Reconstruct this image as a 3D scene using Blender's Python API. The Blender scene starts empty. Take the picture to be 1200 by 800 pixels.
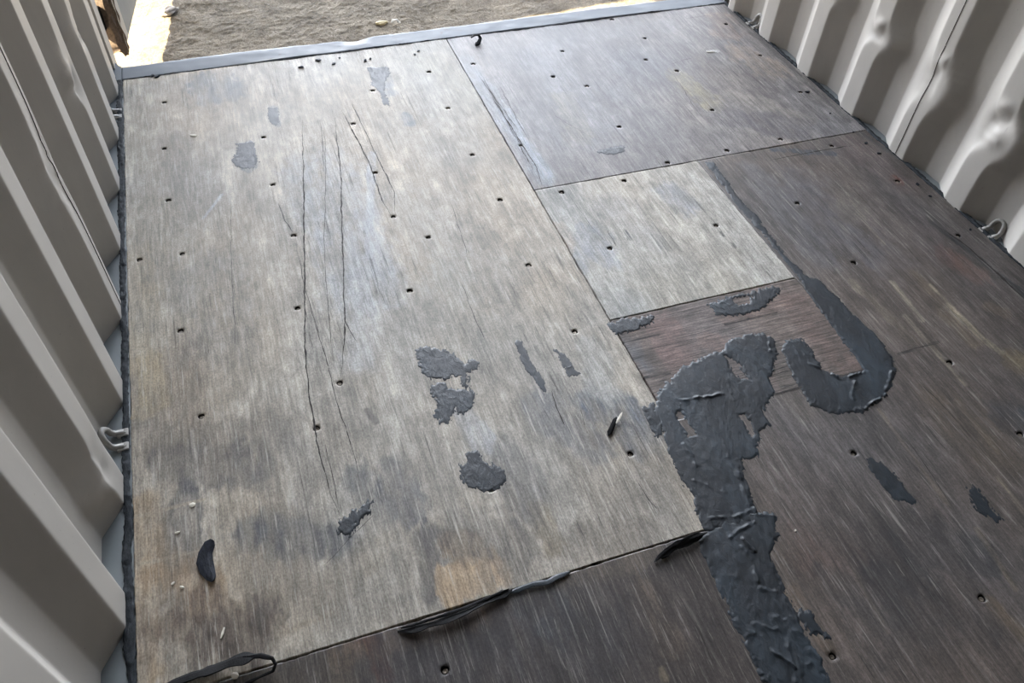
import bpy, bmesh, math, random
import numpy as np
from mathutils import Vector, Euler, Matrix

random.seed(7)
C = bpy.context.scene.collection
scene = bpy.context.scene

# ------------------------------------------------------------------ camera
CAM = (0.4142, -2.7415, 1.4233)
ROT = (0.7389, -0.0352, -0.3295)
FPX = 919.67
cd = bpy.data.cameras.new('camera')
cam = bpy.data.objects.new('camera', cd); C.objects.link(cam)
cam.location = CAM; cam.rotation_euler = ROT
cd.sensor_width = 36.0; cd.lens = 36.0 * FPX / 1200.0
cd.clip_start = 0.02; cd.clip_end = 200
scene.camera = cam

# ------------------------------------------------------------------ light
SUN_EL, SUN_AZ = 41.0, -95.0         # sun high on the left of the doorway
world = bpy.data.worlds.new('sky'); scene.world = world
world.use_nodes = True
wn = world.node_tree.nodes; wl = world.node_tree.links
for n in list(wn): wn.remove(n)
wo = wn.new('ShaderNodeOutputWorld'); wb = wn.new('ShaderNodeBackground')
sk = wn.new('ShaderNodeTexSky'); sk.sky_type = 'NISHITA'; sk.sun_disc = False
sk.sun_elevation = math.radians(SUN_EL); sk.sun_rotation = math.radians(SUN_AZ)
sk.dust_density = 4.5; sk.air_density = 1.0; sk.ozone_density = 1.0
SKY, LOBE, POW, HEL = 0.045, 6.6, 9.0, 6.0      # clear sky; added bright lobe low ahead, shaping the light through the doorway
wb.inputs['Strength'].default_value = 1.0
tcw = wn.new('ShaderNodeTexCoord'); dp = wn.new('ShaderNodeVectorMath'); dp.operation = 'DOT_PRODUCT'
dp.inputs[1].default_value = (0, math.cos(math.radians(HEL)), math.sin(math.radians(HEL)))
wl.new(tcw.outputs['Generated'], dp.inputs[0])
mx = wn.new('ShaderNodeMath'); mx.operation = 'MAXIMUM'; mx.inputs[1].default_value = 0.0; wl.new(dp.outputs['Value'], mx.inputs[0])
pw = wn.new('ShaderNodeMath'); pw.operation = 'POWER'; pw.inputs[1].default_value = POW; wl.new(mx.outputs[0], pw.inputs[0])
hz = wn.new('ShaderNodeVectorMath'); hz.operation = 'SCALE'; hz.inputs[0].default_value = (0.92 * LOBE, 0.97 * LOBE, 1.06 * LOBE); wl.new(pw.outputs[0], hz.inputs['Scale'])
ks = wn.new('ShaderNodeVectorMath'); ks.operation = 'SCALE'; ks.inputs['Scale'].default_value = SKY; wl.new(sk.outputs[0], ks.inputs[0])
ad = wn.new('ShaderNodeVectorMath'); ad.operation = 'ADD'; wl.new(ks.outputs[0], ad.inputs[0]); wl.new(hz.outputs[0], ad.inputs[1])
wl.new(ad.outputs[0], wb.inputs[0]); wl.new(wb.outputs[0], wo.inputs[0])
sd = bpy.data.lights.new('sun', 'SUN'); sd.energy = 9.0; sd.angle = math.radians(0.6)
sd.color = (1.0, 0.90, 0.66)
sun = bpy.data.objects.new('sun', sd); C.objects.link(sun)
az = math.radians(SUN_AZ); el = math.radians(SUN_EL)
sdir = Vector((math.sin(az) * math.cos(el), math.cos(az) * math.cos(el), math.sin(el)))
sun.rotation_euler = sdir.to_track_quat('Z', 'Y').to_euler()
sun.location = (-4, 3, 5)

scene.view_settings.view_transform = 'Standard'
scene.view_settings.look = 'None'
scene.view_settings.gamma = 1.0
scene.view_settings.use_curve_mapping = False
scene.view_settings.exposure = 2.72

# ------------------------------------------------------------------ sizes
W = 2.33            # plywood width
XM = 1.142          # long seam between the two runs of sheets
XD = 1.69           # edge of the small patch sheet
Y1, Y2, Y3 = -0.9725, -1.535, -2.136
YC = -1.87
YB = -11.9           # back of the container
H = 2.38
R_ = np.array(Euler(ROT, 'XYZ').to_matrix())

def at(u, v, z=0.0):
    """point of the horizontal plane z seen at (u, v) of the survey photograph"""
    d = R_ @ np.array([(u - 600) / FPX, -(v - 400) / FPX, -1.0])
    t = (z - CAM[2]) / d[2]
    return CAM[0] + d[0] * t, CAM[1] + d[1] * t

# ------------------------------------------------------------------ helpers
def s2l(c):
    return tuple(((x / 255.0) / 12.92 if x <= 10 else ((x / 255.0 + 0.055) / 1.055) ** 2.4) for x in c)

def tag(o, label=None, cat=None, group=None, kind=None):
    if label: o['label'] = label
    if cat: o['category'] = cat
    if group: o['group'] = group
    if kind: o['kind'] = kind
    return o

def empty(name, loc=(0, 0, 0), parent=None):
    o = bpy.data.objects.new(name, None); C.objects.link(o)
    o.location = loc; o.empty_display_size = 0.05
    if parent: o.parent = parent
    return o

def link_mesh(name, me, mat, parent=None, smooth=False):
    o = bpy.data.objects.new(name, me); C.objects.link(o)
    if mat: me.materials.append(mat)
    if parent: o.parent = parent
    if smooth: me.polygons.foreach_set('use_smooth', [True] * len(me.polygons))
    return o

def obj(name, bm, mat, parent=None, smooth=False, fix=True):
    if fix: bmesh.ops.recalc_face_normals(bm, faces=bm.faces)
    me = bpy.data.meshes.new(name); bm.to_mesh(me); bm.free()
    return link_mesh(name, me, mat, parent, smooth)

def box(bm, x0, x1, y0, y1, z0, z1, bevel=0.0):
    vs = [bm.verts.new((x, y, z)) for x in (x0, x1) for y in (y0, y1) for z in (z0, z1)]
    q = [(0, 1, 3, 2), (4, 6, 7, 5), (0, 4, 5, 1), (2, 3, 7, 6), (0, 2, 6, 4), (1, 5, 7, 3)]
    fs = [bm.faces.new([vs[i] for i in f]) for f in q]
    if bevel:
        es = list({e for f in fs for e in f.edges})
        bmesh.ops.bevel(bm, geom=es, offset=bevel, segments=2, affect='EDGES', profile=0.7)

def tube(bm, pts, rad, n=8, flat=1.0, up=(0, 0, 1)):
    """round or flattened tube through pts; rad a number or a list"""
    pts = [Vector(p) for p in pts]; rings = []
    rad = rad if isinstance(rad, (list, tuple)) else [rad] * len(pts)
    for i, p in enumerate(pts):
        t = (pts[min(i + 1, len(pts) - 1)] - pts[max(i - 1, 0)]).normalized()
        a = t.cross(Vector(up))
        if a.length < 1e-4: a = t.cross(Vector((1, 0, 0)))
        a.normalize(); b = a.cross(t).normalized()
        rings.append([bm.verts.new(p + a * math.cos(2 * math.pi * k / n) * rad[i] + b * math.sin(2 * math.pi * k / n) * rad[i] * flat) for k in range(n)])
    for i in range(len(rings) - 1):
        for k in range(n):
            bm.faces.new((rings[i][k], rings[i][(k + 1) % n], rings[i + 1][(k + 1) % n], rings[i + 1][k]))
    bm.faces.new(rings[0]); bm.faces.new(rings[-1][::-1])

def grid_mesh(name, V, F):
    me = bpy.data.meshes.new(name)
    V = np.asarray(V, np.float32); F = np.asarray(F, np.int32)
    k = F.shape[1]
    me.vertices.add(len(V)); me.vertices.foreach_set('co', V.ravel())
    me.loops.add(F.size); me.loops.foreach_set('vertex_index', F.ravel())
    me.polygons.add(len(F))
    me.polygons.foreach_set('loop_start', np.arange(0, F.size, k, dtype=np.int32))
    me.polygons.foreach_set('loop_total', np.full(len(F), k, np.int32))
    me.update(calc_edges=True)
    return me

_lat = {}
def vn(x, y, fx, fy, seed=0, octs=4, gain=0.5):
    """value noise, about -1..1"""
    x = np.asarray(x, float); y = np.asarray(y, float); out = 0; amp = 1; tot = 0
    for o in range(octs):
        s = seed * 17 + o
        if s not in _lat: _lat[s] = np.random.RandomState(s + 11).rand(256, 256) * 2 - 1
        L = _lat[s]
        u = x * fx + 31.7 * o + seed; v = y * fy + 11.3 * o + seed * 3
        iu = np.floor(u).astype(int); iv = np.floor(v).astype(int); fu = u - iu; fv = v - iv
        fu = fu * fu * (3 - 2 * fu); fv = fv * fv * (3 - 2 * fv)
        a = L[iu % 256, iv % 256]; b = L[(iu + 1) % 256, iv % 256]; c = L[iu % 256, (iv + 1) % 256]; d = L[(iu + 1) % 256, (iv + 1) % 256]
        out = out + amp * ((a * (1 - fu) + b * fu) * (1 - fv) + (c * (1 - fu) + d * fu) * fv)
        tot += amp; amp *= gain; fx *= 2.03; fy *= 2.03
    return out / tot * 1.6

# ------------------------------------------------------------------ materials
def new_mat(name):
    m = bpy.data.materials.new(name); m.use_nodes = True
    nt = m.node_tree; b = nt.nodes['Principled BSDF']
    return m, nt, b

def node(nt, t, **kw):
    n = nt.nodes.new(t)
    for k, v in kw.items(): setattr(n, k, v)
    return n

def coords(nt, scale, rot=(0, 0, 0)):
    tc = node(nt, 'ShaderNodeTexCoord'); mp = node(nt, 'ShaderNodeMapping')
    mp.inputs['Scale'].default_value = scale; mp.inputs['Rotation'].default_value = rot
    nt.links.new(tc.outputs['Object'], mp.inputs[0]); return mp.outputs[0]

def noise(nt, vec, scale=1, detail=4, rough=0.55, dist=0.0):
    n = node(nt, 'ShaderNodeTexNoise'); n.inputs['Scale'].default_value = scale
    n.inputs['Detail'].default_value = detail; n.inputs['Roughness'].default_value = rough
    n.inputs['Distortion'].default_value = dist
    nt.links.new(vec, n.inputs['Vector']); return n.outputs['Fac']

def ramp(nt, fac, stops):
    r = node(nt, 'ShaderNodeValToRGB'); cr = r.color_ramp
    while len(cr.elements) < len(stops): cr.elements.new(0.5)
    for e, (p, c) in zip(cr.elements, stops):
        e.position = p; e.color = (c, c, c, 1) if not hasattr(c, '__len__') else (*c, 1)
    nt.links.new(fac, r.inputs[0]); return r.outputs[0]

def mul(nt, a, b, fac=1.0, mode='MULTIPLY'):
    m = node(nt, 'ShaderNodeMix', data_type='RGBA', blend_type=mode)
    if isinstance(fac, bpy.types.NodeSocket): nt.links.new(fac, m.inputs[0])
    else: m.inputs[0].default_value = fac
    for s, i in ((a, 6), (b, 7)):
        if isinstance(s, bpy.types.NodeSocket): nt.links.new(s, m.inputs[i])
        else: m.inputs[i].default_value = (*s, 1)
    return m.outputs[2]

def math_(nt, op, a, b=0.0):
    m = node(nt, 'ShaderNodeMath', operation=op)
    for s, i in ((a, 0), (b, 1)):
        if isinstance(s, bpy.types.NodeSocket): nt.links.new(s, m.inputs[i])
        else: m.inputs[i].default_value = s
    return m.outputs[0]

def bump(nt, b, h, strength=0.3, dist=0.002):
    n = node(nt, 'ShaderNodeBump'); n.inputs['Strength'].default_value = strength
    n.inputs['Distance'].default_value = dist
    nt.links.new(h, n.inputs['Height']); nt.links.new(n.outputs[0], b.inputs['Normal'])

def wood_mat(name, rotz=0.0, crack=0.5, rough=(0.42, 0.62), scratch=0.3, coarse=1.0, cross=False, contrast=1.0, spec=0.32, scuff=(150, 146, 138)):
    """worn plywood: the sheet's own stains come from its colour attribute, grain and checks from stretched noise"""
    m, nt, b = new_mat(name)
    at_ = node(nt, 'ShaderNodeAttribute', attribute_name='stain')
    _c = coords
    def coords_(nt, sc, rot=(0, 0, 0)): return _c(nt, (sc[1], sc[0], sc[2]) if cross else sc)
    g1 = noise(nt, coords_(nt, (165 * coarse, 11, 20)), 1, 6, 0.7, 0.5)
    g2 = noise(nt, coords_(nt, (26, 3.2, 10)), 1, 6, 0.68, 1.0)
    g3 = noise(nt, coords_(nt, (330, 170, 100)), 1, 3, 0.65)
    g4 = noise(nt, coords_(nt, (44, 24, 20)), 1, 6, 0.75, 0.6)
    col = mul(nt, at_.outputs['Color'], ramp(nt, g1, [(0.32, 1 - 0.40 * contrast), (0.5, 1.0), (0.68, 1 + 0.42 * contrast)]))
    col = mul(nt, col, ramp(nt, g2, [(0.32, 1 - 0.22 * contrast), (0.5, 1.0), (0.70, 1.22)]))
    col = mul(nt, col, ramp(nt, g4, [(0.32, 0.72), (0.5, 1.0), (0.68, 1.26)]))
    col = mul(nt, col, ramp(nt, g3, [(0.32, 0.72), (0.5, 1.0), (0.68, 1.28)]))
    ck = noise(nt, coords_(nt, (110 * coarse, 3.6, 10)), 1, 5, 0.72, 0.35)
    pt = noise(nt, coords_(nt, (6, 3, 10)), 1, 3, 0.6)
    ckv = math_(nt, 'ADD', ck, math_(nt, 'MULTIPLY', pt, 0.22))
    ckm = ramp(nt, ckv, [(0.735, 1.0), (0.775, 1.0 - crack)])
    col = mul(nt, col, ckm)
    st = noise(nt, coords_(nt, (70, 4.5, 10)), 1.0, 6, 0.75, 0.4)
    stm = ramp(nt, st, [(0.57, 0.0), (0.70, scratch * 0.6)])
    col = mul(nt, col, s2l(tuple(q * .82 for q in scuff)), stm, 'MIX')
    pits = ramp(nt, noise(nt, coords_(nt, (190, 60, 60)), 1.0, 4, 0.7, 0.3), [(0.27, 1.0 - crack * 0.9), (0.33, 1.0)])
    col = mul(nt, col, pits)
    sc = noise(nt, coords_(nt, (150, 7.5, 10)), 1.0, 5, 0.78, 0.3)
    scv = math_(nt, 'ADD', sc, math_(nt, 'MULTIPLY', g2, 0.25))
    scm = ramp(nt, scv, [(0.685, 0.0), (0.80, scratch)])
    col = mul(nt, col, s2l(scuff), scm, 'MIX')
    nt.links.new(col, b.inputs['Base Color'])
    rr = node(nt, 'ShaderNodeMapRange'); rr.inputs[3].default_value = rough[0]; rr.inputs[4].default_value = rough[1]
    nt.links.new(g4, rr.inputs[0]); nt.links.new(rr.outputs[0], b.inputs['Roughness'])
    b.inputs['Specular IOR Level'].default_value = spec
    h = math_(nt, 'ADD', math_(nt, 'MULTIPLY', g1, 0.6), math_(nt, 'MULTIPLY', ckm, 1.2))
    h = math_(nt, 'ADD', h, math_(nt, 'MULTIPLY', g3, 0.35)); h = math_(nt, 'ADD', h, math_(nt, 'MULTIPLY', pits, 0.8))
    bump(nt, b, h, 0.5, 0.0016)
    return m

def seal_mat(name, c=(16, 22, 28), rough=0.52, tint=(32, 42, 50)):
    """dried bituminous sealant, smooth where trowelled and cracked elsewhere"""
    m, nt, b = new_mat(name)
    n1 = noise(nt, coords(nt, (9, 4, 9)), 1, 5, 0.6, 0.6)
    n2 = noise(nt, coords(nt, (60, 35, 60)), 1, 6, 0.7, 1.2)
    n3 = noise(nt, coords(nt, (300, 200, 300)), 1, 3, 0.6)
    col = mul(nt, s2l(c), s2l(tint), ramp(nt, n1, [(0.42, 0.0), (0.7, 1.0)]), 'MIX')
    col = mul(nt, col, ramp(nt, n2, [(0.3, 0.55), (0.5, 1.0), (0.75, 1.5)]))
    nt.links.new(col, b.inputs['Base Color'])
    b.inputs['Specular IOR Level'].default_value = 0.38
    rg = ramp(nt, n2, [(0.35, rough - 0.08), (0.7, rough + 0.22)])
    nt.links.new(rg, b.inputs['Roughness'])
    w = node(nt, 'ShaderNodeTexVoronoi', feature='DISTANCE_TO_EDGE'); w.inputs['Scale'].default_value = 1.0
    nt.links.new(coords(nt, (26, 14, 26)), w.inputs['Vector'])
    cr = ramp(nt, w.outputs['Distance'], [(0.0, 0.3), (0.03, 1.0)])
    h = math_(nt, 'ADD', math_(nt, 'MULTIPLY', n2, 1.4), math_(nt, 'MULTIPLY', n3, 0.35))
    bump(nt, b, h, 0.35, 0.003)
    return m

def rubber_mat(name, c=(5, 5, 6), rough=0.75):
    m, nt, b = new_mat(name)
    n = noise(nt, coords(nt, (140, 60, 140)), 1, 5, 0.7)
    nt.links.new(mul(nt, s2l(c), ramp(nt, n, [(0.3, 0.5), (0.7, 2.4)])), b.inputs['Base Color'])
    b.inputs['Roughness'].default_value = rough; b.inputs['Specular IOR Level'].default_value = 0.15
    bump(nt, b, n, 0.6, 0.003); return m

def paint_mat(name, c, c2, rough=0.42, dirt=(120, 112, 102), metal=0.0, worn=0.0):
    m, nt, b = new_mat(name)
    n1 = noise(nt, coords(nt, (2.2, 2.2, 1.1)), 1, 4, 0.6)
    n2 = noise(nt, coords(nt, (14, 14, 7)), 1, 5, 0.65, 0.4)
    n3 = noise(nt, coords(nt, (170, 170, 120)), 1, 3, 0.7)
    col = mul(nt, s2l(c), s2l(c2), ramp(nt, n1, [(0.35, 0.0), (0.7, 1.0)]), 'MIX')
    col = mul(nt, col, ramp(nt, n2, [(0.3, 0.93), (0.7, 1.05)]))
    col = mul(nt, col, s2l(dirt), ramp(nt, n3, [(0.70, 0.0), (0.74, 0.55)]), 'MIX')
    if worn:
        n5 = noise(nt, coords(nt, (11, 26, 20)), 1, 7, 0.72, 1.2)
        col = mul(nt, col, s2l((78, 70, 62)), ramp(nt, n5, [(0.60, 0.0), (0.66, worn)]), 'MIX')
        col = mul(nt, col, s2l((36, 34, 33)), ramp(nt, noise(nt, coords(nt, (45, 90, 60)), 1, 5, 0.7, 1.5), [(0.68, 0.0), (0.71, worn)]), 'MIX')
    nt.links.new(col, b.inputs['Base Color'])
    nt.links.new(ramp(nt, n2, [(0.3, rough - 0.07), (0.7, rough + 0.1)]), b.inputs['Roughness'])
    b.inputs['Metallic'].default_value = metal
    bump(nt, b, n2, 0.08, 0.004)
    return m

def plain_mat(name, c, rough=0.6, metal=0.0, var=0.25, sc=60, bmp=0.3):
    m, nt, b = new_mat(name)
    n = noise(nt, coords(nt, (sc, sc, sc)), 1, 5, 0.65)
    nt.links.new(mul(nt, s2l(c), ramp(nt, n, [(0.3, 1 - var), (0.7, 1 + var)])), b.inputs['Base Color'])
    b.inputs['Roughness'].default_value = rough; b.inputs['Metallic'].default_value = metal
    bump(nt, b, n, bmp, 0.002); return m

M_light = wood_mat('worn_light_plywood', crack=0.5, scratch=0.6, rough=(0.5, 0.85), contrast=0.82, scuff=(186, 181, 170))
M_mid = wood_mat('worn_grey_plywood', crack=0.5, scratch=0.5, rough=(0.45, 0.75))
M_dark = wood_mat('dark_stained_plywood', crack=0.55, scratch=0.42, rough=(0.42, 0.72), contrast=1.0, spec=0.4)
M_bottom = wood_mat('dark_brown_plywood', crack=0.4, scratch=0.4, rough=(0.45, 0.72), contrast=1.0)
M_core = wood_mat('exposed_ply_core', cross=True, crack=0.85, scratch=0.15, coarse=1.0, rough=(0.6, 0.85), contrast=1.7)
M_seal = seal_mat('dark_sealant')
M_seal_thin = seal_mat('thin_grey_sealant', (48, 51, 54), 0.6, (64, 67, 70))
M_rub = rubber_mat('black_rubber')
M_wall = paint_mat('warm_grey_wall_paint', (163, 159, 153), (169, 165, 158), dirt=(90, 84, 78))
M_rail = paint_mat('blue_grey_rail_paint', (112, 118, 122), (124, 130, 132), 0.5)
M_sill = paint_mat('pale_blue_sill_paint', (92, 99, 106), (76, 82, 88), 0.7, dirt=(52, 50, 48), worn=0.6)
M_ringpaint = plain_mat('ring_paint', (140, 138, 133), 0.5, 0.0, 0.2, 90)
M_hole = plain_mat('dark_hole', (20, 17, 15), 0.9)
M_screw = plain_mat('dull_screw_metal', (120, 112, 102), 0.45, 0.7, 0.4, 300)
M_under = plain_mat('dark_underfloor', (28, 25, 22), 0.9)
M_joint = plain_mat('wood_edge', (60, 48, 38), 0.85, 0, 0.4, 90)
M_rustrub = plain_mat('weathered_brown_gasket', (96, 80, 66), 0.85, 0, 0.45, 90, 0.6)
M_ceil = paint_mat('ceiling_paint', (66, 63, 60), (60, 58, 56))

# ------------------------------------------------------------------ floor colours
def capsule(X, Y, a, b, w):
    ax, ay = a; bx, by = b
    dx, dy = bx - ax, by - ay; L = dx * dx + dy * dy + 1e-9
    t = np.clip(((X - ax) * dx + (Y - ay) * dy) / L, 0, 1)
    return np.hypot(X - ax - t * dx, Y - ay - t * dy) / w

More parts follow.
